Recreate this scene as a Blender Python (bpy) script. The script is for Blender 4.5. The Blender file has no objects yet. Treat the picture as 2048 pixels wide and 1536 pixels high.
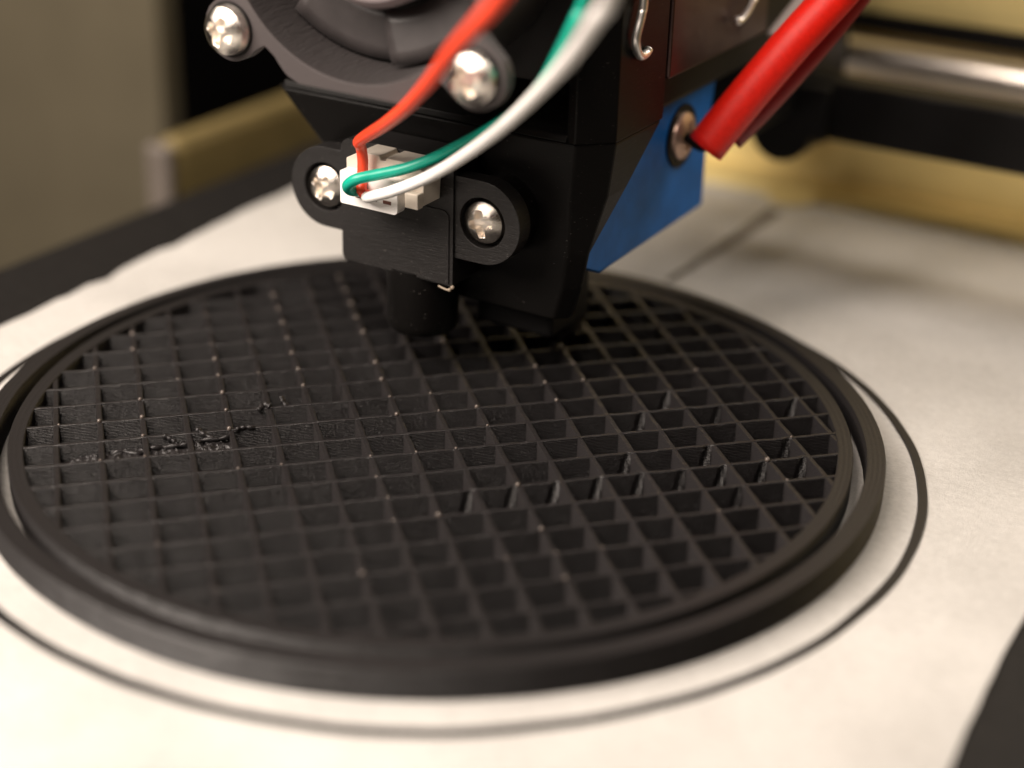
import bpy, bmesh, math, random
from mathutils import Vector, Matrix, Quaternion
from mathutils.geometry import tessellate_polygon
from mathutils import noise as mnoise
random.seed(7)
R = math.radians
PI = math.pi
sc = bpy.context.scene
COL = sc.collection
# one unit is one centimetre; the print is centred on the origin and the sheet's top is z = 0

# ---------------------------------------------------------------- camera
cd = bpy.data.cameras.new('camera')
cam = bpy.data.objects.new('camera', cd); COL.objects.link(cam); sc.camera = cam
M = Matrix(((0.9697631244787721, 0.08199926077430689, -0.22985996526937186),
            (-0.24273059179825926, 0.42181436484737933, -0.8735871458610581),
            (0.025324735071397306, 0.9029666454752744, 0.4289637454991906))).to_4x4()
M.translation = Vector((-3.78, -17.974, 9.478))
cam.matrix_world = M
cd.sensor_width = 36; cd.lens = 59.417
cd.clip_start = 0.5; cd.clip_end = 500
cd.dof.use_dof = True; cd.dof.focus_distance = 20.06; cd.dof.aperture_fstop = 0.079
cd.dof.aperture_blades = 7

# ---------------------------------------------------------------- world, lamps, exposure
w = bpy.data.worlds.new("World"); sc.world = w; w.use_nodes = True
bg = w.node_tree.nodes['Background']
bg.inputs[0].default_value = (1.0, 0.72, 0.48, 1); bg.inputs[1].default_value = 0.02
sc.view_settings.view_transform = 'Standard'; sc.view_settings.look = 'None'
sc.view_settings.exposure = 0; sc.view_settings.gamma = 1

def area(name, az, el, dist, sx, sy, power, col, target=(0, 0, 1)):
    ld = bpy.data.lights.new(name, 'AREA'); ld.shape = 'RECTANGLE'; ld.size = sx; ld.size_y = sy
    ld.energy = power; ld.color = col
    o = bpy.data.objects.new(name, ld); COL.objects.link(o)
    d = Vector((math.cos(R(az))*math.cos(R(el)), math.sin(R(az))*math.cos(R(el)), math.sin(R(el))))
    o.location = Vector(target) + d*dist
    o.rotation_euler = (-d).to_track_quat('-Z', 'Y').to_euler()
    return o
area('window_light', -168, 44, 33, 26, 18, 25000, (1.0, 0.88, 0.78), (-2, 0, 1))
area('back_fill', 322, 64, 18, 9, 9, 2000, (1.0, 0.90, 0.80), (12, 9.5, 0))  # added fill for the yellow back frame and the sheet at right
area('glint_light', -106, 50, 36, 5, 5, 2300, (1.0, 0.88, 0.78), (0, 0, 1))  # added small light, draws glints on the layer lines and screws
area('front_fill', -136, 60, 34, 9, 9, 5500, (1.0, 0.86, 0.74), (0, 0, 3))  # added fill that brightens the wires, plug and screws

# ---------------------------------------------------------------- materials
def nt(name):
    m = bpy.data.materials.new(name); m.use_nodes = True
    n = m.node_tree.nodes; l = m.node_tree.links
    b = n['Principled BSDF']
    return m, n, l, b
def objco(n, l, scale=(1, 1, 1)):
    tc = n.new('ShaderNodeTexCoord'); mp = n.new('ShaderNodeMapping')
    mp.inputs['Scale'].default_value = scale
    l.new(tc.outputs['Object'], mp.inputs['Vector'])
    return mp.outputs['Vector'], tc
def noise(n, l, vec, scale, detail=4, rough=.55):
    t = n.new('ShaderNodeTexNoise'); t.inputs['Scale'].default_value = scale
    t.inputs['Detail'].default_value = detail; t.inputs['Roughness'].default_value = rough
    l.new(vec, t.inputs['Vector']); return t.outputs['Fac']
def ramp(n, l, fac, stops):
    r = n.new('ShaderNodeValToRGB')
    while len(r.color_ramp.elements) < len(stops): r.color_ramp.elements.new(0.5)
    for e, (p, c) in zip(r.color_ramp.elements, stops):
        e.position = p; e.color = (*c, 1) if len(c) == 3 else c
    l.new(fac, r.inputs['Fac']); return r.outputs['Color']
def math_(n, l, op, a, b=None, c=None):
    m = n.new('ShaderNodeMath'); m.operation = op
    for i, v in enumerate((a, b, c)):
        if v is None: continue
        if isinstance(v, (int, float)): m.inputs[i].default_value = v
        else: l.new(v, m.inputs[i])
    return m.outputs[0]
def bump(n, l, b, h, strength, dist):
    bp = n.new('ShaderNodeBump'); bp.inputs['Strength'].default_value = strength
    bp.inputs['Distance'].default_value = dist
    l.new(h, bp.inputs['Height']); l.new(bp.outputs['Normal'], b.inputs['Normal']); return bp

def simple(name, col, rough=.4, metal=0., spec=.5, nscale=8, var=.15, bstr=.0, bdist=.01, coat=0.):
    m, n, l, b = nt(name)
    v, tc = objco(n, l)
    f = noise(n, l, v, nscale)
    c0 = tuple(x*(1-var) for x in col); c1 = tuple(min(1, x*(1+var)) for x in col)
    l.new(ramp(n, l, f, [(.3, c0), (.7, c1)]), b.inputs['Base Color'])
    b.inputs['Roughness'].default_value = rough; b.inputs['Metallic'].default_value = metal
    b.inputs['Specular IOR Level'].default_value = spec
    b.inputs['Coat Weight'].default_value = coat
    if bstr: bump(n, l, b, noise(n, l, v, nscale*12), bstr, bdist)
    return m

def printed(name, col, rough=.34, spec=.6, nz=.25, nd=.004):
    """black filament; the layers themselves are geometry, this adds the fine satin grain"""
    m, n, l, b = nt(name)
    v, tc = objco(n, l, (34, 34, 60))
    f = noise(n, l, v, 1, 3, .6)
    bump(n, l, b, f, nz, nd)
    rr = n.new('ShaderNodeMapRange'); rr.inputs['To Min'].default_value = rough-.10; rr.inputs['To Max'].default_value = rough+.10
    l.new(f, rr.inputs['Value']); l.new(rr.outputs[0], b.inputs['Roughness'])
    b.inputs['Base Color'].default_value = (*col, 1)
    b.inputs['Specular IOR Level'].default_value = spec
    return m

def moulded(name, col, rough=.33, streak=(5, 5, 90), bs=.35, bd=.006, dust=.72, spec=.4):
    """black moulded / machined plastic with fine horizontal scratches and dust specks"""
    m, n, l, b = nt(name)
    v, tc = objco(n, l, streak)
    f = noise(n, l, v, 1, 5, .65)
    v2, _ = objco(n, l, (9, 9, 48))
    d = noise(n, l, v2, 1.6, 3, .6)
    dd = ramp(n, l, d, [(dust, (0, 0, 0)), (dust+.02, (1, 1, 1))])
    mx = n.new('ShaderNodeMix'); mx.data_type = 'RGBA'
    mx.inputs['A'].default_value = (*col, 1); mx.inputs['B'].default_value = (.16, .145, .135, 1)
    l.new(dd, mx.inputs['Factor']); l.new(mx.outputs['Result'], b.inputs['Base Color'])
    rr = n.new('ShaderNodeMapRange'); rr.inputs['To Min'].default_value = rough-.08; rr.inputs['To Max'].default_value = rough+.14
    l.new(f, rr.inputs['Value']); l.new(rr.outputs[0], b.inputs['Roughness'])
    b.inputs['Specular IOR Level'].default_value = spec
    bump(n, l, b, f, bs, bd)
    return m

BLK = (.0165, .0148, .0152)
M_print = printed('black_filament', BLK, .31, .42, nz=.9, nd=.009)
M_rim = printed('black_filament_rim', (.0150, .0135, .0136), .42, .38)
M_plate = moulded('black_bracket_plastic', (.015, .0135, .013), .40, bs=.8, bd=.008, dust=.70)
M_body = moulded('black_shroud_plastic', (.005, .0045, .0042), .34, bs=.35, spec=.12, dust=.70)
M_fan = moulded('fan_plastic', (.060, .051, .051), .52, streak=(10, 10, 30), bs=.5, bd=.01, dust=.8)
M_barrel = moulded('fan_barrel_plastic', (.030, .026, .026), .5, streak=(24, 3, 24), bs=1., bd=.03, dust=.78)
M_fanin = simple('fan_rotor_plastic', (.036, .031, .031), .42, nscale=5)
M_hub = simple('fan_hub_plastic', (.17, .145, .148), .5, nscale=5, var=.05)
M_black = simple('black_paint', (.006, .0055, .0055), .5, nscale=3, spec=.2)
M_dark = simple('dark_anodised', (.02, .016, .015), .3, metal=.3, nscale=3)
M_bed = simple('heated_bed_black', (.012, .011, .0105), .6, spec=.2, nscale=6, var=.25, bstr=.3, bdist=.01)
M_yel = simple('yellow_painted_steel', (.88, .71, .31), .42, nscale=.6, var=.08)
M_yel_shade = simple('yellow_steel_shaded', (.105, .090, .060), .38, nscale=.5, var=.08)  # the frame's yellow, with its shade put into the colour
M_grey = simple('grey_end_cap', (.14, .118, .10), .5, nscale=3)
M_blue = simple('blue_plastic', (.010, .14, .50), .42, nscale=2, var=.2, spec=.15)
M_red = simple('red_wire_insulation', (.95, .075, .028), .38, nscale=9, var=.06, spec=.5)
M_sleeve = simple('red_sleeve', (1.0, .016, .006), .42, nscale=14, var=.12, bstr=.3, spec=.5)
M_sleeved = simple('dark_red_sleeve', (.30, .006, .008), .45, nscale=14, var=.12)
M_green = simple('green_wire_insulation', (.004, .36, .25), .35, nscale=9, var=.06)
M_white = simple('white_wire_insulation', (.95, .93, .90), .35, nscale=9, var=.03)
M_plug = simple('white_connector', (.93, .90, .87), .35, nscale=9, var=.03)
M_head = simple('ivory_connector', (.74, .66, .56), .4, nscale=9, var=.04)
M_clear = simple('milky_tube', (.55, .50, .47), .35, nscale=9, var=.04)
M_steel = simple('bright_screw_steel', (.90, .82, .75), .22, metal=1., nscale=11, var=.15, bstr=.30, bdist=.012)
M_rod = simple('chromed_rod', (.78, .72, .66), .28, metal=1., nscale=2, var=.05)
M_spring = simple('spring_wire_steel', (.9, .87, .83), .38, metal=1., nscale=12, var=.1)
M_pin = simple('pin_hole_dark', (.16, .05, .03), .5)
M_sink = simple('heat_sink_metal', (.085, .05, .045), .3, metal=.8, nscale=2, var=.2)

def sheet_mat():
    m, n, l, b = nt('white_build_sheet')
    v, tc = objco(n, l)
    big = noise(n, l, v, .45, 3)
    mid, _ = objco(n, l, (9, 16, 9))
    mm = noise(n, l, mid, 1, 5, .6)
    gv, _ = objco(n, l, (30, 46, 30))
    g = noise(n, l, gv, 1, 3, .7)
    f = math_(n, l, 'ADD', math_(n, l, 'MULTIPLY', big, .4), math_(n, l, 'ADD', math_(n, l, 'MULTIPLY', mm, .3), math_(n, l, 'MULTIPLY', g, .3)))
    l.new(ramp(n, l, f, [(.40, (.51, .495, .467)), (.60, (.69, .673, .64))]), b.inputs['Base Color'])
    b.inputs['Roughness'].default_value = .62
    v3, _ = objco(n, l, (28, 60, 28))
    bump(n, l, b, noise(n, l, v3, 1, 4, .7), .8, .02)
    return m
M_sheet = sheet_mat()

# ---------------------------------------------------------------- mesh helpers
ROT = Matrix.Rotation(R(-45), 4, 'Z')      # printer axes: a runs along the guide rod, b runs to the back

def tag(o, label=None, cat=None, kind=None, group=None):
    if label: o['label'] = label
    if cat: o['category'] = cat
    if kind: o['kind'] = kind
    if group: o['group'] = group
    return o

class Frame:
    """a top-level thing's frame: geometry given in scene (or printer) coordinates, stored about its base"""
    def __init__(s, base, rot=True): s.base = Vector(base); s.rot = rot
    def setup(s, o):
        o.matrix_world = (ROT @ Matrix.Translation(s.base)) if s.rot else Matrix.Translation(s.base)
        return o

def make(name, verts, faces, mat, fr, parent=None, smooth=False, bevel=0, segs=2, angle=35, autos=None):
    me = bpy.data.meshes.new(name)
    me.from_pydata([tuple(Vector(v)-fr.base) for v in verts], [], faces)
    me.materials.append(mat)
    bm = bmesh.new(); bm.from_mesh(me)
    bmesh.ops.recalc_face_normals(bm, faces=bm.faces[:])
    bm.to_mesh(me); bm.free()
    o = bpy.data.objects.new(name, me); COL.objects.link(o)
    if parent is None: fr.setup(o)
    else: o.parent = parent
    if smooth:
        for p in me.polygons: p.use_smooth = True
        if autos is not None:
            me.set_sharp_from_angle(angle=R(autos))
    if bevel:
        md = o.modifiers.new('bevel', 'BEVEL'); md.width = bevel; md.segments = segs
        md.limit_method = 'ANGLE'; md.angle_limit = R(angle)
        md.harden_normals = False
    return o

def empty(name, fr):
    o = bpy.data.objects.new(name, None); COL.objects.link(o); o.empty_display_size = .5
    return fr.setup(o)

def merge(*parts):
    V, F = [], []
    for v, f in parts:
        k = len(V); V += list(v); F += [tuple(i+k for i in q) for q in f]
    return V, F

def box(a0, a1, b0, b1, z0, z1):
    V = [(a, b, z) for z in (z0, z1) for b in (b0, b1) for a in (a0, a1)]
    return V, [(0, 1, 3, 2), (4, 6, 7, 5), (0, 4, 5, 1), (1, 5, 7, 3), (3, 7, 6, 2), (2, 6, 4, 0)]

def prism(outer, holes, d0, d1, axis='b'):
    """extrude a polygon with holes; axis b: polygon in (a,z); axis a: polygon in (b,z); axis z: (a,b)"""
    loops = [list(outer)] + [list(h) for h in holes]
    flat = [p for lp in loops for p in lp]
    tris = tessellate_polygon([[Vector((p[0], p[1], 0)) for p in lp] for lp in loops])
    def P(p, d):
        if axis == 'b': return (p[0], d, p[1])
        if axis == 'a': return (d, p[0], p[1])
        return (p[0], p[1], d)
    N = len(flat)
    V = [P(p, d0) for p in flat] + [P(p, d1) for p in flat]
    F = [tuple(t) for t in tris] + [tuple(i+N for i in reversed(t)) for t in tris]
    k = 0
    for lp in loops:
        n = len(lp)
        for i in range(n):
            j = (i+1) % n
            F.append((k+i, k+j, k+j+N, k+i+N))
        k += n
    return V, F

def circle(cx, cy, r, n=40, a0=0, a1=360):
    full = abs(a1-a0) >= 360
    return [(cx+r*math.cos(R(a0+(a1-a0)*i/(n if full else n-1))), cy+r*math.sin(R(a0+(a1-a0)*i/(n if full else n-1)))) for i in range(n)]

def loft(secs, cap=True):
    V, F = [], []
    n = len(secs[0])
    for s in secs: V += [tuple(p) for p in s]
    for k in range(len(secs)-1):
        for i in range(n):
            j = (i+1) % n
            F.append((k*n+i, k*n+j, (k+1)*n+j, (k+1)*n+i))
    if cap:
        F.append(tuple(reversed(range(n)))); F.append(tuple((len(secs)-1)*n+i for i in range(n)))
    return V, F

def spline(pts, per=8):
    P = [Vector(p) for p in pts]; out = []
    P = [P[0]*2-P[1]] + P + [P[-1]*2-P[-2]]
    for i in range(1, len(P)-2):
        for k in range(per):
            t = k/per
            a, b, c, d = P[i-1], P[i], P[i+1], P[i+2]
            out.append(.5*((2*b)+(-a+c)*t+(2*a-5*b+4*c-d)*t*t+(-a+3*b-3*c+d)*t**3))
    out.append(P[-2]); return out

def tube(pts, rad, sides=14, per=8, cap=True, flat=1.0, flatdir=None):
    C = spline(pts, per); n = len(C); V, F = [], []
    prev = None
    for i, c in enumerate(C):
        t = (C[min(i+1, n-1)]-C[max(i-1, 0)]).normalized()
        if prev is None:
            u = t.orthogonal().normalized() if flatdir is None else (Vector(flatdir)-t*t.dot(Vector(flatdir))).normalized()
        else:
            u = (prev - t*prev.dot(t)).normalized()
        prev = u; v = t.cross(u)
        r = rad(i/(n-1)) if callable(rad) else rad
        for k in range(sides):
            an = 2*PI*k/sides
            V.append(tuple(c+u*(math.cos(an)*r)+v*(math.sin(an)*r*flat)))
    for i in range(n-1):
        for k in range(sides):
            j = (k+1) % sides
            F.append((i*sides+k, i*sides+j, (i+1)*sides+j, (i+1)*sides+k))
    if cap:
        F.append(tuple(reversed(range(sides)))); F.append(tuple((n-1)*sides+k for k in range(sides)))
    return V, F

def pan_screw(cx, b, cz, r, h, rot=0., axis='b', slot=.62, seed=1):
    """domed head with a cross recess; faces -b (axis b) or +a (axis a); b is the plane it sits on"""
    rings, seg = 26, 96
    V, F = [], []
    def hgt(rr, an):
        z = h*(1-(rr**2.6)*.62) if rr < .93 else h*(.38+.0)*(1-(rr-.93)/.07)
        x = rr*math.cos(an+rot); y = rr*math.sin(an+rot)
        for (p, q) in ((x, y), (y, x)):
            wdt = .17+.07*(1-abs(p)/slot)
            if abs(p) < slot and abs(q) < wdt:
                e = min(1, (wdt-abs(q))/.07, (slot-abs(p))/.14)
                z = min(z, h*(1-.60*e))
        return z
    pts = []
    for i in range(rings+1):
        rr = i/rings
        if i == 0: pts.append([(0, 0, hgt(0, 0))]); continue
        pts.append([(rr*math.cos(2*PI*k/seg), rr*math.sin(2*PI*k/seg), hgt(rr, 2*PI*k/seg)) for k in range(seg)])
    idx = []
    for ring in pts:
        row = []
        for (x, y, z) in ring:
            row.append(len(V))
            if axis == 'b': V.append((cx+x*r, b-z, cz+y*r))
            else: V.append((b+z, cx+x*r, cz+y*r))
        idx.append(row)
    for k in range(seg): F.append((idx[0][0], idx[1][k], idx[1][(k+1) % seg]))
    for i in range(1, rings):
        for k in range(seg):
            j = (k+1) % seg
            F.append((idx[i][k], idx[i][j], idx[i+1][j], idx[i+1][k]))
    return V, F

# ================================================================ THE SETTING
fr = Frame((0, 2, -.02))
o = make('heated_bed', *box(-8.5, 12, -20, 10.95, -.42, -.03), M_bed, fr, bevel=.04)
tag(o, kind='structure')

fr = Frame((0, 6, -8))
o = make('table', *box(-60, 60, -45, 60, -8.5, -8), M_black, fr); tag(o, kind='structure')
fr = Frame((0, 40, 0))
o = make('wall', *box(-70, 70, 44, 45, -8, 50), M_black, fr); tag(o, kind='structure')

# the white sheet on the bed, left edge torn a little uneven
edge = [(-6.80, -20), (-6.84, -9), (-6.88, -3), (-6.86, -.51), (-6.85, -.25), (-6.84, .03), (-6.90, .62), (-6.85, .81), (-6.93, 1.26), (-6.84, 1.6), (-6.97, 2.15), (-7.03, 2.85), (-6.95, 3.22), (-7.03, 3.89), (-7.08, 4.57), (-7.13, 5.27), (-7.10, 5.9), (-7.12, 6.62), (-7.12, 7.18), (-7.1, 10.9)]
right = [(7.2, 10.9), (7.2, 5), (7.22, 1.0), (7.23, -.04), (7.22, -.69), (7.26, -1.56), (7.29, -2.19), (7.34, -2.81), (7.38, -5), (7.4, -20)]
def jag(pts, amp):
    out = []
    for i in range(len(pts)-1):
        (x0, y0), (x1, y1) = pts[i], pts[i+1]
        n = max(1, int(abs(y1-y0)/.16))
        for k in range(n):
            t = k/n; y = y0+(y1-y0)*t
            out.append((x0+(x1-x0)*t+amp*mnoise.noise(Vector((x0*3, y*3.1, 1))), y))
    out.append(pts[-1]); return out
fr = Frame((0, 0, -.028))
# left and right edges of the one sheet, slightly jagged
L1 = jag(edge, .035)
R1 = jag(right, .015)
o = make('build_sheet', *prism(L1 + R1, [], -.028, 0, axis='z'), M_sheet, fr)
tag(o, 'cream white textured build sheet with uneven torn left edge under the black print', 'build sheet')

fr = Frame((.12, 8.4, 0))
o = make('dark_strip', *prism(jag([(.02, 6.3), (.06, 8), (.05, 10.2)], .03)+jag([(.30, 10.2), (.24, 8), (.12, 6.3)], .03), [], .001, .012, axis='z'), simple('strip_brown', (.13, .11, .085), .6), fr)  # narrow dark brown strip on the sheet, widening to the back
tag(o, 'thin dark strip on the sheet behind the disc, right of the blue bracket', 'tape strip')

# ================================================================ THE PRINT
H = .35
LAY = 17          # printed layers
P0 = Frame((0, 0, 0), rot=False)
disc = empty('printed_disc', P0)
tag(disc, 'round black printed disc with square lattice infill inside the outer ring', '3d print')

def ring_mesh(ri, ro, z0, z1, n=420, wob=.008, seed=0):
    V, F = [], []
    rg = random.Random(seed)
    lay = [rg.uniform(-.0018, .0018) for _ in range(LAY+1)]
    prof = []
    for k in range(LAY):
        prof.append((0, (k+.0)/LAY, 0, k)); prof.append((0, (k+.55)/LAY, 1, k))
    prof.append((0, 1, 0, LAY))
    w = ro-ri
    tops = []
    nb = max(2, round(w/.055))
    for j in range(nb):          # the top shows each bead side by side
        if j: tops.append((j/nb, -.0012))
        tops.append(((j+.5)/nb, .0004))
    inner = prof; outer = list(reversed(prof))
    for i in range(n):
        a = 2*PI*i/n; ca, sa = math.cos(a), math.sin(a)
        d = wob*mnoise.noise(Vector((ca*2.5+seed, sa*2.5, seed)))+.003*mnoise.noise(Vector((ca*14+seed, sa*14, seed)))
        dz = .004*mnoise.noise(Vector((ca*6, sa*6, seed+4)))
        row = []
        for (_, t, cr, k) in inner: row.append((ri+(0 if cr else .008)+lay[k]+rg.uniform(-.0012, .0012), z0+(z1-z0)*t + (dz if t > .9 else 0)))
        for (u, h) in tops: row.append((ri+w*u, z1+h+dz+rg.uniform(-.0006, .0006)))
        for (_, t, cr, k) in outer: row.append((ro-(0 if cr else .008)+lay[k]+rg.uniform(-.0012, .0012), z0+(z1-z0)*t + (dz if t > .9 else 0)))
        for (r, z) in row: V.append(((r+d)*ca, (r+d)*sa, z))
    m = len(inner)*2+len(tops)
    for i in range(n):
        j = (i+1) % n
        for k in range(m):
            q = (k+1) % m
            F.append((i*m+k, i*m+q, j*m+q, j*m+k))
    return V, F
make('rim', *ring_mesh(4.82, 5.0, .002, H, seed=1), M_rim, P0, disc)
make('floor', *prism(circle(0, 0, 4.90, 120), [], .003, .045, axis='z'), M_rim, P0, disc)

G = .5

def wall_mesh(fixed, horiz, th, z0, ztop, seed, bends=(), gaps=(), step=.034):
    """one printed wall: every layer is a rounded bead, slightly uneven along its length"""
    rg = random.Random(int(seed*10)+77)
    half = math.sqrt(max(0, 4.86**2 - fixed**2))
    spans = []; cur = -half
    for g0, g1 in sorted(gaps):
        spans.append((cur, g0)); cur = g1
    spans.append((cur, half))
    # profile (t, bead): valley / crown alternate
    prof = []
    for k in range(LAY):
        prof.append(((k+.0)/LAY, 0)); prof.append(((k+.55)/LAY, 1))
    prof.append((1, 0))
    lay = [rg.uniform(-.0012, .0012) for _ in range(LAY+1)]
    m = len(prof); V, F = [], []
    for (s0, s1) in spans:
        n = max(2, int((s1-s0)/step)); base = len(V)
        for i in range(n+1):
            s = s0+(s1-s0)*i/n
            w1 = .010*mnoise.noise(Vector((s*1.3, fixed*3, seed)))
            w2 = .003*mnoise.noise(Vector((s*5, fixed*2, seed+3)))
            w3 = .003*mnoise.noise(Vector((s*4, fixed*2, seed+13)))
            top = .008*mnoise.noise(Vector((s*7, fixed*5, seed+9)))
            for side in (-1, 1):
                for k, (t, cr) in enumerate(prof):
                    off = w1 + w2*t + w3*(1-t)
                    z = z0+(ztop-z0)*t + (top if k >= m-2 else 0)
                    for (bx, amp) in bends:
                        lo = bx - .10 - .07*(1-t); hi = bx - .07*(1-t)
                        if lo < s < hi+.02:
                            off += amp*math.sin(min(1, (s-lo)/(hi+.02-lo))*PI)
                    q = off + side*(th/2 - (.0105 if not cr else 0) + lay[k//2] + (rg.uniform(-.0010, .0010) if cr else 0))
                    z += rg.uniform(-.0004, .0004)
                    V.append((s, fixed+q, z) if horiz else (fixed+q, s, z))
        per = m*2
        for i in range(n):
            a, b = base+i*per, base+(i+1)*per
            for k in range(m-1):
                F.append((a+k, a+k+1, b+k+1, b+k))
                F.append((a+m+k, b+m+k, b+m+k+1, a+m+k+1))
            F.append((a+m-1, a+2*m-1, b+2*m-1, b+m-1))
        for e in (base, base+n*per):
            for k in range(m-1):
                F.append((e+k, e+m+k, e+m+k+1, e+k+1))
    return V, F

colx = [(c-8.9)*G for c in range(-1, 20)]
rowk = list(range(-9, 12))
rng = random.Random(3)
for k in rowk:
    y = (k-.88)*G
    if abs(y) > 4.72: continue
    r = -k
    bends = []
    for c in range(0, 19):
        x = (c-8.9)*G
        p = 0
        if r == 3 and c >= 9: p = .9
        if r == 2 and c >= 13: p = .5
        if r == 0 and c >= 14: p = .9
        if r == 3 and c in (7, 8): p = .6
        if r in (-1, 4) and c > 12: p = .25
        if rng.random() < p: bends.append((x-.03, .016+rng.random()*.020))
    gaps = []
    if r == -3: gaps = [((6.69-8.9)*G, (6.90-8.9)*G)]
    make('infill_wall', *wall_mesh(y, True, .052, .0, H-.006, k*1.7+40, bends, gaps), M_print, P0, disc)
for c in range(-1, 20):
    x = (c-8.9)*G
    if abs(x) > 4.72: continue
    make('infill_wall', *wall_mesh(x, False, .068, .0, H-.012, c*2.3+90, step=.06), M_print, P0, disc)

# small blobs of plastic where the infill lines cross (far too many and too small to pick apart)
bV, bF = [], []
def ico(cx, cy, cz, r, sz=1.):
    bm = bmesh.new(); bmesh.ops.create_icosphere(bm, subdivisions=1, radius=r)
    v = [(cx+p.co.x, cy+p.co.y, cz+p.co.z*sz) for p in bm.verts]; f = [tuple(q.index for q in t.verts) for t in bm.faces]
    bm.free(); return v, f
blobs = []
for k in rowk:
    r = -k
    for c in range(0, 19):
        x, y = (c-8.9)*G, (k-.88)*G
        if x*x+y*y > 4.7**2: continue
        on = c in (1, 2, 4, 6, 8, 10, 12, 13, 16)
        p = .0
        if r <= -1 and on: p = .7
        if r >= 3 and on and c > 5: p = .32
        if rng.random() < p:
            blobs.append(ico(x-.015+rng.uniform(-.01, .01), y+rng.uniform(-.01, .01), H+.004, .024+rng.random()*.010, 1.1))
        elif rng.random() < .12:
            blobs.append(ico(x+rng.uniform(-.03, .03), y, H-.004, .018))
o = make('plastic_blob', *merge(*blobs), simple('blob_plastic', (.14, .115, .10), .22, nscale=30), P0, disc, smooth=True)
tag(o, kind='stuff')

# torn strands where the first rows on the left failed
def gpt(c, r, z): return ((c-8.9)*G, (-r-.88)*G, z)
tears = [
    [gpt(1.05, -.62, .16), gpt(1.4, -.75, .24), gpt(1.8, -.62, .22), gpt(2.1, -.72, .27)],
    [gpt(1.35, -.65, .22), gpt(1.5, -.50, .16), gpt(1.65, -.35, .10), gpt(1.9, -.28, .12)],
    [gpt(2.05, -.66, .27), gpt(2.4, -.70, .25), gpt(2.75, -.62, .28), gpt(3.0, -.70, .27)],
    [gpt(2.1, -.45, .17), gpt(2.45, -.55, .22), gpt(2.9, -.42, .16)],
    [gpt(2.45, -.98, .33), gpt(2.6, -.88, .30), gpt(2.72, -.78, .26)],
    [gpt(3.2, -1.10, .36), gpt(3.35, -.95, .32), gpt(3.6, -.80, .27)],
    [gpt(3.05, -.58, .24), gpt(3.3, -.78, .28), gpt(3.7, -.74, .29), gpt(4.0, -.80, .31)],
    [gpt(3.1, -.42, .16), gpt(3.45, -.50, .20), gpt(3.75, -.40, .22), gpt(4.0, -.50, .21)],
    [gpt(3.5, -.34, .14), gpt(3.7, -.46, .24), gpt(3.95, -.36, .17)],
    [gpt(.1, -.28, .22), gpt(.35, -.33, .24), gpt(.95, -.34, .22)],
    [gpt(1.0, -.3, .14), gpt(1.3, -.35, .18), gpt(1.6, -.55, .18), gpt(1.95, -.72, .22)],
    [gpt(5.35, -2.35, .38), gpt(5.42, -2.22, .32), gpt(5.55, -2.1, .27)],
    [gpt(4.1, -.95, .34), gpt(4.3, -1.0, .345), gpt(4.55, -.97, .34)],
    [gpt(4.75, -1.9, .34), gpt(4.9, -2.05, .37), gpt(5.02, -1.95, .36)],
]
for i, t in enumerate(tears):
    rr = .021 + .012*rng.random()
    make('torn_strand', *tube(t, lambda u, rr=rr: rr*(.7+.6*abs(math.sin(u*9+rr*400))), sides=7, per=6, flat=1.7), M_print, P0, disc, smooth=True)
# crumpled bits of failed wall, sagging across the cells
def crumple(c0, c1, z0, z1, seed, slope=0.):
    V, F = [], []
    nx, nz = 26, 16
    for i in range(nx+1):
        for k in range(nz+1):
            u, t = i/nx, k/nz
            x, y, _ = gpt(c0+(c1-c0)*u, -.88+.80*t, 0)
            z = z0+(z1-z0)*t + slope*(u-.5)
            z += .075*mnoise.noise(Vector((u*4, t*3.5, seed))) + .026*mnoise.noise(Vector((u*10, t*9, seed+5)))
            V.append((x, y+.03*mnoise.noise(Vector((u*9, t*9, seed+2))), min(z, .335)))
    m = nz+1
    for i in range(nx):
        for k in range(nz):
            a = i*m+k
            F.append((a, a+1, a+m+1, a+m))
    n = len(V)
    V += [(x, y, z-.03) for (x, y, z) in V]
    F += [tuple(reversed([i+n for i in f])) for f in F[:]]
    for i in range(nx):
        for k in (0, nz):
            a, b = i*m+k, (i+1)*m+k
            F.append((a, b, b+n, a+n))
    for k in range(nz):
        for i in (0, nx):
            a, b = i*m+k, i*m+k+1
            F.append((a, b, b+n, a+n))
    return V, F
for (c0, c1, z0, z1, sd, sl) in ((.10, .94, .19, .24, 1, .05), (1.07, 1.93, .22, .29, 2, -.03), (2.07, 2.93, .23, .30, 3, .02), (3.07, 3.93, .24, .31, 4, .0)):
    make('crumpled_wall', *crumple(c0, c1, z0, z1, sd, sl), M_print, P0, disc)

ring = make('printed_ring', *ring_mesh(5.15, 5.37, .001, H+.002, seed=5, wob=.02), M_rim, P0)
tag(ring, 'plain black printed ring standing around the lattice disc', '3d print')

# skirt: one thin flat loop around both
V, F = [], []
n = 220
for i in range(n):
    a = 2*PI*i/n
    d = .035*mnoise.noise(Vector((math.cos(a)*2.2, math.sin(a)*2.2, 8)))+.012*mnoise.noise(Vector((math.cos(a)*9, math.sin(a)*9, 2)))
    wd = .060+.008*mnoise.noise(Vector((math.cos(a)*5, math.sin(a)*5, 3)))
    c, s = math.cos(a), math.sin(a)
    for (r, z) in ((5.83+d-wd, .001), (5.83+d-wd*.8, .024), (5.83+d+wd*.8, .024), (5.83+d+wd, .001)):
        V.append((r*c, r*s, z))
for i in range(n):
    j = (i+1) % n
    for k in range(4):
        q = (k+1) % 4
        F.append((i*4+k, i*4+q, j*4+q, j*4+k))
o = make('skirt_line', V, F, M_rim, P0, smooth=True, autos=50)
tag(o, 'thin black skirt line looping on the white sheet outside the ring', 'skirt line')

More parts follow.
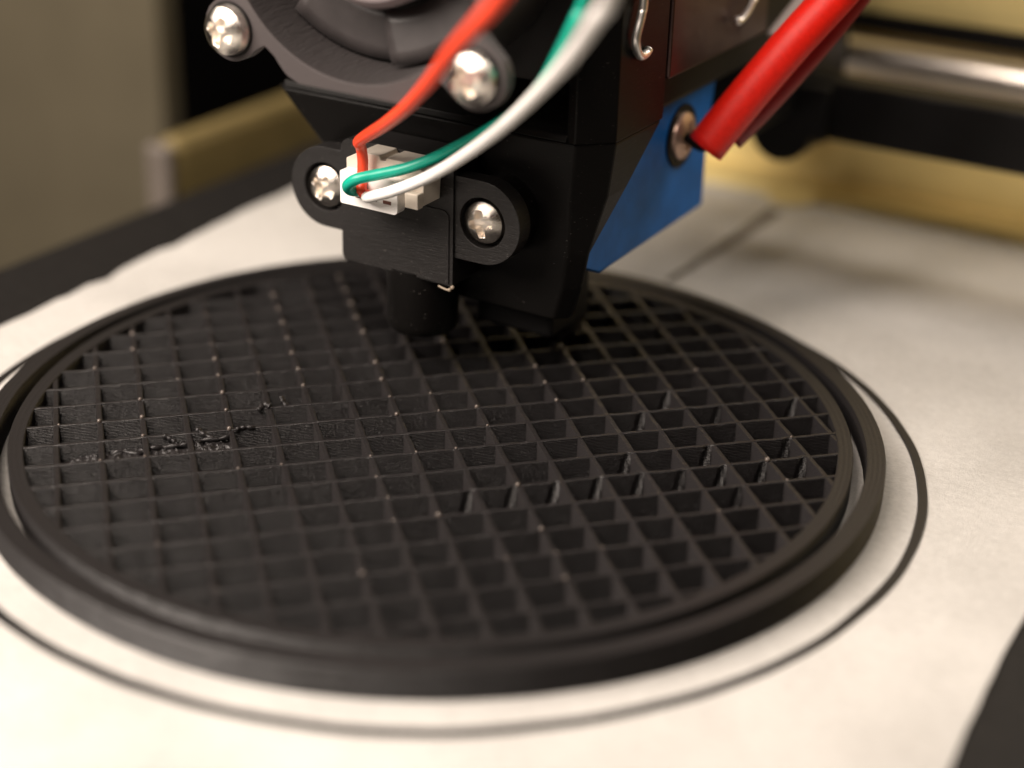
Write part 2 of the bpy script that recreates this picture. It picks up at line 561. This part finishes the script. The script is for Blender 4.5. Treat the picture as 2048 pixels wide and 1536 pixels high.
# ================================================================ PRINT HEAD
HB = Frame((-.5, 2.2, .36))
head = empty('print_head', HB)
tag(head, 'black print head with round fan, steel screws and blue bracket above the lattice disc', 'print head')

# --- shroud: recessed upper body, chamfered pillar, ledge and tapering funnel
def sec(z, al, ar, bf, bb, ch, chl=.12):
    return [(al+chl, bf, z), (ar-ch, bf, z), (ar, bf+ch, z), (ar, bb, z), (al, bb, z), (al, bf+chl, z)]
V, F = loft([sec(9.5, -3.3, .92, 2.1, 2.88, .02), sec(3.62, -3.3, .92, 2.1, 2.88, .02)])
up = (V, F)
pillar = prism([(1.06, 1.30), (1.415, 1.655), (1.415, 2.88), (.93, 2.88), (.93, 1.34)], [], 3.577, 9.4, axis='z')
ledge = prism([(1.30, 3.58), (2.10, 3.58), (2.10, 4.05), (1.55, 3.74), (1.33, 3.66)], [], -3.2, .94, axis='a')
shroud = make('shroud', *merge(up, pillar, ledge), M_body, HB, head, bevel=.025)
fun = loft([sec(3.575, -3.36, 1.415, 1.30, 2.86, .355), sec(2.9, -2.66, 1.35, 1.30, 2.14, .33),
            sec(2.2, -1.90, 1.20, 1.30, 1.56, .18), sec(1.75, -1.45, 1.13, 1.30, 1.55, .16), sec(1.32, -.95, 1.00, 1.30, 1.60, .14)])
make('duct_funnel', *fun, M_body, HB, head, bevel=.03)
rearb = box(-3.1, 1.22, 2.92, 6.6, 3.55, 9.3)
make('carriage_block', *rearb, M_black, HB, head, bevel=.08)
make('seam_cover', *box(1.20, 1.36, 2.89, 3.0, 3.62, 9.3), M_black, HB, head)
make('heat_sink', *box(1.225, 1.40, 3.02, 6.0, 4.03, 9.3), M_sink, HB, head, bevel=.03)
make('heater_block', *box(-.5, .62, 1.7, 2.7, .85, 2.4), M_black, HB, head, bevel=.06)
nz = loft([[(.2+r*math.cos(2*PI*i/24), 2.65+r*math.sin(2*PI*i/24), z) for i in range(24)] for (r, z) in ((.32, .86), (.32, .62), (.05, .36))])
make('nozzle', *nz, M_dark, HB, head, smooth=True, autos=40)

# --- levelling sensor bracket on two bosses
SP = .705
cx0, cx1 = -1.874, -.235
earL, earR, ze = -2.16, .15, 2.59
def ear_outline():
    pts = []
    pts += [(earR+.52*math.cos(R(a)), ze+.52*math.sin(R(a))) for a in range(-90, 91, 9)]
    pts += [(earL+.52*math.cos(R(a)), ze+.52*math.sin(R(a))) for a in range(90, 271, 9)]
    return pts
flange = prism(ear_outline(), [circle(earL, ze, .315, 36), circle(earR, ze, .315, 36)], SP+.05, SP+.30)
br = make('sensor_bracket', *flange, M_plate, HB, head, bevel=.018)
for ex in (earL, earR):
    make('boss', *merge(prism(circle(ex, ze, .47, 40), [circle(ex, ze, .30, 30)], SP+.302, 1.40),
                        prism(circle(ex, ze, .325, 30), [], SP+.20, SP+.40)), M_body, HB, br, smooth=True, autos=40)
def rrect(x0, x1, z0, z1, r=(.1, .1, .1, .1), n=6):
    # r: bottom-left, bottom-right, top-right, top-left
    out = []
    for (cx, cz, a0, rr) in ((x0+r[0], z0+r[0], 180, r[0]), (x1-r[1], z0+r[1], 270, r[1]), (x1-r[2], z1-r[2], 0, r[2]), (x0+r[3], z1-r[3], 90, r[3])):
        for i in range(n+1):
            a = R(a0+90*i/n); out.append((cx+rr*math.cos(a), cz+rr*math.sin(a)))
    return out
make('sensor_body', *prism(rrect(cx0, cx1, 1.70, 3.30, (.10, .02, .04, .14)), [], SP+.012, 1.26), M_plate, HB, br, bevel=.015)
make('cover_plate', *prism(rrect(cx0+.01, cx1-.05, 1.72, 2.665, (.09, .02, .10, .02)), [], SP-.006, SP+.011), M_plate, HB, br, bevel=.006)
bott = loft([[(-.93+r*math.cos(2*PI*i/48), 1.12+r*math.sin(2*PI*i/48), z) for i in range(48)] for (r, z) in ((.46, 1.75), (.455, 1.02), (.44, .93), (.40, .885))])
make('probe', *bott, M_body, HB, br, smooth=True, autos=50)
# crumbs of plastic on the lower right corner of the sensor body
make('plastic_crumb', *merge(tube([(-.42, SP-.01, 1.68), (-.34, SP-.015, 1.665), (-.27, SP-.02, 1.66)], .013, 7, 4), ico(-.262, SP-.01, 1.664, .028), ico(-.225, SP, 1.70, .03)),
     simple('crumb_plastic', (.30, .24, .18), .5), HB, br, smooth=True)
# connector: ivory header in the body, white plug with three wires in front
hd = prism([(-1.52, 2.80), (-.62, 2.80), (-.42, 2.80), (-.40, 3.22), (-.52, 3.30), (-.93, 3.30), (-.95, 3.26), (-1.02, 3.26), (-1.04, 3.31), (-1.32, 3.31), (-1.52, 3.20)], [], .34, SP+.01)
make('connector_header', *hd, M_head, HB, br, bevel=.012)
make('header_latch', *box(-.60, -.41, .22, .34, 2.79, 2.98), M_head, HB, br, bevel=.015)
plug = make('connector_plug', *prism(rrect(-1.50, -.67, 2.685, 3.10, (.03, .06, .03, .03)), [], .18, .335), M_plug, HB, br, bevel=.012)
for i in range(3):
    make('pin_slot', *box(-1.27+.2*i, -1.16+.2*i, .170, .181, 2.80, 2.84), M_pin, HB, br)
for i, ex in enumerate((earL, earR)):
    s = make('screw', *pan_screw(ex, SP+.17, ze, .28, .19, rot=.5+i*.9), M_steel, HB, br, smooth=True, autos=35)

# --- cooling fan
FC = (-.76, 6.15); FB = -.60
ears = [(-2.42, 4.80), (.865, 4.775), (-2.42, 7.50), (.865, 7.50)]
def fan_outline(nn=288, flat=1.83, rc=2.02, er=.37):
    out = []
    for i in range(nn):
        a = 2*PI*i/nn; c, s = math.cos(a), math.sin(a)
        near = min(abs((a-math.atan2(ez-FC[1], ex-FC[0])+PI) % (2*PI)-PI) for ex, ez in ears)
        r = min(1.885+.08*max(0, min(1, (math.degrees(near)-17)/7)), flat/max(abs(c), abs(s), .001))
        for (ex, ez) in ears:
            dx, dz = ex-FC[0], ez-FC[1]
            d = math.hypot(dx, dz); ph = math.atan2(dz, dx)
            df = (a-ph+PI) % (2*PI)-PI
            q = er**2-(d*math.sin(df))**2
            if abs(df) < 1 and q > 0:
                r = max(r, d*math.cos(df)+math.sqrt(q))
            elif abs(df) < math.asin(er/d)+.03:
                t = (abs(df)-math.asin(er/d))/.03
                r = max(r, (d*math.cos(math.asin(er/d)))*(1-t)+r*t)
        out.append((FC[0]+r*c, FC[1]+r*s))
    return out
front = prism(fan_outline(), [circle(*FC, 1.71, 96)], FB, FB+.17)
def conic(cx, cz, prof, n=96):
    return loft([[(cx+r*math.cos(2*PI*i/n), b, cz+r*math.sin(2*PI*i/n)) for i in range(n)] for (r, b) in prof], cap=False)
barrel = conic(*FC, [(1.712, FB+.02), (1.66, FB+.30), (1.63, 1.05), (1.80, 1.05), (1.80, FB+.16)])
rear = prism(rrect(FC[0]-2.0, FC[0]+2.0, 4.36, 8.1, (.35,)*4), [circle(*FC, 1.70, 64)], .95, 1.15)
fan = make('fan_frame', *front, M_fan, HB, head, bevel=.02, angle=50)
make('fan_barrel', *barrel, M_barrel, HB, fan, smooth=True, autos=40)
make('rear_flange', *rear, M_black, HB, fan, bevel=.02)
for i in range(3):
    a = R(30+120*i)
hub = conic(FC[0], FC[1]+.12, [(.02, FB+.28), (.98, FB+.28), (1.06, FB+.36), (1.06, 1.0)], 64)
make('fan_hub', *hub, M_hub, HB, fan, smooth=True, autos=40)
for k in range(7):
    V, F = [], []
    for i in range(13):
        u = i/12
        a = R(-140+51.4*k + 53*u)
        b = FB+.62+.16*u
        for j in range(5):
            v = j/4
            r = 1.04+.592*v
            bb = b-.10*v*(1-u)
            V.append((FC[0]+r*math.cos(a+.10*v), bb, FC[1]+.03+r*math.sin(a+.10*v)))
    for i in range(12):
        for j in range(4):
            q = i*5+j; F.append((q, q+1, q+6, q+5))
    o = make('fan_blade', V, F, M_fanin, HB, fan, smooth=True)
    md = o.modifiers.new('thick', 'SOLIDIFY'); md.thickness = .05
for i, (ex, ez) in enumerate(ears[:2]):
    make('screw_washer', *prism(circle(ex, ez, .315, 40), [circle(ex, ez, .10, 20)], FB-.03, FB-.001), M_black, HB, fan)
    make('screw', *pan_screw(ex, FB-.03, ez, .295, .20, rot=.35+i*.8, seed=i), M_steel, HB, fan, smooth=True, autos=35)

# --- blue bracket with a brass-coloured screw on the right flank
blue = prism([(1.60, 1.95), (2.05, 1.74), (5.02, 1.78), (5.02, 2.9), (5.22, 3.75), (5.22, 4.2), (2.95, 4.2), (2.95, 3.5), (1.65, 2.2)], [], .60, 1.10, axis='a')
bl = make('blue_bracket', *blue, M_blue, HB, head, bevel=.05)
make('screw', *pan_screw(4.12, 1.10, 3.0, .33, .14, rot=.2, axis='a'), simple('dull_screw', (.55, .38, .30), .4, metal=.8, nscale=8), HB, bl, smooth=True, autos=40)
make('screw_washer', *prism(circle(4.12, 3.0, .42, 32), [], 1.09, 1.13, axis='a'), M_black, HB, bl)

# --- spring clips hooked over the side
sp1 = [(1.5, 1.992, 7.0), (1.5, 1.992, 5.315), (1.5, 1.952, 5.037), (1.49, 1.87, 4.794), (1.48, 1.927, 4.637), (1.47, 2.057, 4.537), (1.46, 2.21, 4.53), (1.46, 2.28, 4.57)]
make('spring_clip', *tube(sp1, .052, 12), M_spring, HB, head, smooth=True)
sp2 = [(1.55, 5.3, 7.0), (1.55, 5.2, 4.95), (1.55, 5.05, 4.62), (1.52, 4.8, 4.44), (1.50, 4.70, 4.47)]
make('spring_clip', *tube(sp2, .05, 12), M_spring, HB, head, smooth=True)

# ================================================================ WIRES
def wire(name, pts, rad, mat, label, **k):
    fr = Frame(pts[-1]); o = make(name, *tube(pts, rad, **k), mat, fr, smooth=True)
    return tag(o, label, 'wire')
red = [(4.2, -4.2, 7.8), (2.573, -2.896, 6.308), (2.203, -2.655, 5.974), (1.511, -2.062, 5.455), (0.865, -1.448, 4.926), (0.178, -0.855, 4.402), (-0.407, -0.389, 4.005), (-0.806, -0.117, 3.757), (-1.02, 0.0, 3.62), (-1.13, 0.07, 3.535), (-1.165, 0.16, 3.42), (-1.175, .20, 3.25), (-1.165, .17, 3.05), (-1.12, .10, 2.93), (-1.05, .15, 2.85)]
wire('red_wire', red, lambda t: .066+.011*max(0, min(1, (.66-t)*6)) + .010*math.exp(-((t-.655)/.02)**2), M_red, 'bright red wire bent sharply down into the white plug')
green = [(3.4, -1.9, 7.5), (2.255, -0.747, 5.892), (2.063, -0.672, 5.532), (1.816, -0.509, 5.158), (1.447, -0.198, 4.717), (1.062, 0.007, 4.333), (0.658, 0.108, 4.013), (0.232, 0.22, 3.735), (-0.176, 0.226, 3.481), (-0.52, 0.16, 3.307), (-0.85, 0.02, 3.20), (-1.05, -0.09, 3.14), (-1.20, -0.07, 3.03), (-1.24, 0.04, 2.93), (-1.20, 0.20, 2.88)]
wire('green_wire', green, .068, M_green, 'teal green wire curling under the white one into the plug')
white = [(4.3, -3.9, 7.9), (3.353, -2.428, 6.331), (3.064, -2.149, 5.979), (2.589, -1.665, 5.5), (1.945, -1.074, 4.927), (1.216, -0.56, 4.303), (0.521, -0.238, 3.761), (-0.069, -0.06, 3.352), (-0.545, -0.04, 3.089), (-0.853, 0.0, 2.95), (-1.02, 0.06, 2.88), (-1.10, 0.20, 2.85)]
wire('white_wire', white, lambda t: .068+.014*max(0, min(1, (.75-t)*2.2)), M_white, 'white wire arching across the fan into the plug')
slv = [(3.3, 5.3, 5.9), (2.834, 4.896, 5.051), (2.43, 4.427, 4.394), (2.03, 4.088, 3.734), (1.62, 3.76, 3.02)]
o = wire('red_sleeve', slv, .255, M_sleeve, 'thick bright red sleeve with cut end beside the blue bracket', sides=24)
make('terminal_lug', *tube([(1.66, 3.78, 3.06), (1.48, 3.92, 2.98), (1.22, 4.08, 3.0)], .075, 10), M_black, Frame(slv[-1]), o, smooth=True)
slv2 = [(3.3, 6.0, 5.8), (2.86, 5.38, 4.95), (2.50, 4.92, 4.27), (2.12, 4.52, 3.64), (1.74, 4.18, 3.08)]
wire('dark_red_sleeve', slv2, .22, M_sleeved, 'dark red sleeve lying close behind the thick bright red one', sides=20)
clr = [(2.3, 6.7, 5.5), (1.936, 6.081, 4.663), (1.788, 5.826, 4.355), (1.66, 5.599, 4.079)]
wire('milky_tube', clr, .10, M_clear, 'pale milky tube end showing left of the red sleeve')

# ================================================================ FRAME OF THE PRINTER BEHIND
fr = Frame((4, 11.85, 2.35))
V, F = tube([(-6, 11.85, 2.36), (0, 11.85, 2.36), (6, 11.85, 2.36), (26, 11.85, 2.36)], .385, sides=40, per=4)
o = make('guide_rod', V, F, M_rod, fr, smooth=True, autos=50)
tag(o, 'polished steel guide rod crossing behind the red sleeve', 'guide rod')

fr = Frame((4, 9.0, 1.85))
beam = box(.2, 26, 8.7, 9.3, 1.84, 2.76)
hump = prism([(.28, 2.7)] + [(.28, 1.95)] + [(.80+.50*math.cos(R(a)), 1.98+.52*math.sin(R(a))) for a in range(190, 351, 16)] + [(1.36, 1.9), (1.5, 1.86), (1.5, 2.7)], [], 8.4, 9.25)
xb = make('x_beam', *beam, M_black, fr, bevel=.05)
make('bearing_housing', *hump, M_black, fr, xb, bevel=.05)
tag(xb, 'black crossbeam with rounded bearing housing below the steel rod', 'crossbeam')
fr = Frame((0, 8.0, 2.2))
o = make('rear_carriage', *box(-2.4, 1.0, 6.9, 10.6, 2.25, 5.2), M_black, fr, bevel=.1)
tag(o, 'black carriage block hidden in shade behind the red sleeve', 'carriage')

fr = Frame((0, 12.2, 0))
bf = empty('yellow_back_frame', fr)
tag(bf, 'yellow painted frame wall closing the back of the printer', 'frame')
make('back_wall', *box(-5.5, 30, 12.25, 12.6, -1, 8), M_yel, fr, bf)
make('ledge', *prism([(11.15, -.6), (12.25, -.6), (12.25, .02), (11.3, .02), (11.18, -.05)], [], -5.5, 30, axis='a'), M_yel, fr, bf, bevel=.06)
make('ledge_tab', *prism(circle(.15, 10.95, .42, 24), [], -.028, .10, axis='z'), M_yel, fr, bf, bevel=.06)
fr = Frame((0, 12.1, 2.8))
o = make('drive_belt', *box(-4, 30, 12.02, 12.14, 2.80, 3.10), M_black, fr)
tag(o, 'black drive belt strip stretched across the yellow back wall', 'belt')

fr = Frame((-10, 10, -.6))
sb = empty('yellow_side_beam', fr); tag(sb, 'low yellow frame beam with grey rounded end at left', 'frame beam')
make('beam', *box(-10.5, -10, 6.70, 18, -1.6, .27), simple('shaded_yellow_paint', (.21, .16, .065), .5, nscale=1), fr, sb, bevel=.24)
make('end_cap', *box(-10.55, -9.97, 6.45, 6.72, -1.6, .20), M_grey, fr, sb, bevel=.2, segs=5)
fr = Frame((-17, 9.8, -6))
o = make('side_panel', *box(-26, -12.9, 9.6, 10.2, -7.9, 14), M_yel_shade, fr, bevel=.08)
tag(o, 'large yellow panel shaded to olive beige, blurred at the upper left', 'panel')

sc.cycles.max_bounces = 8
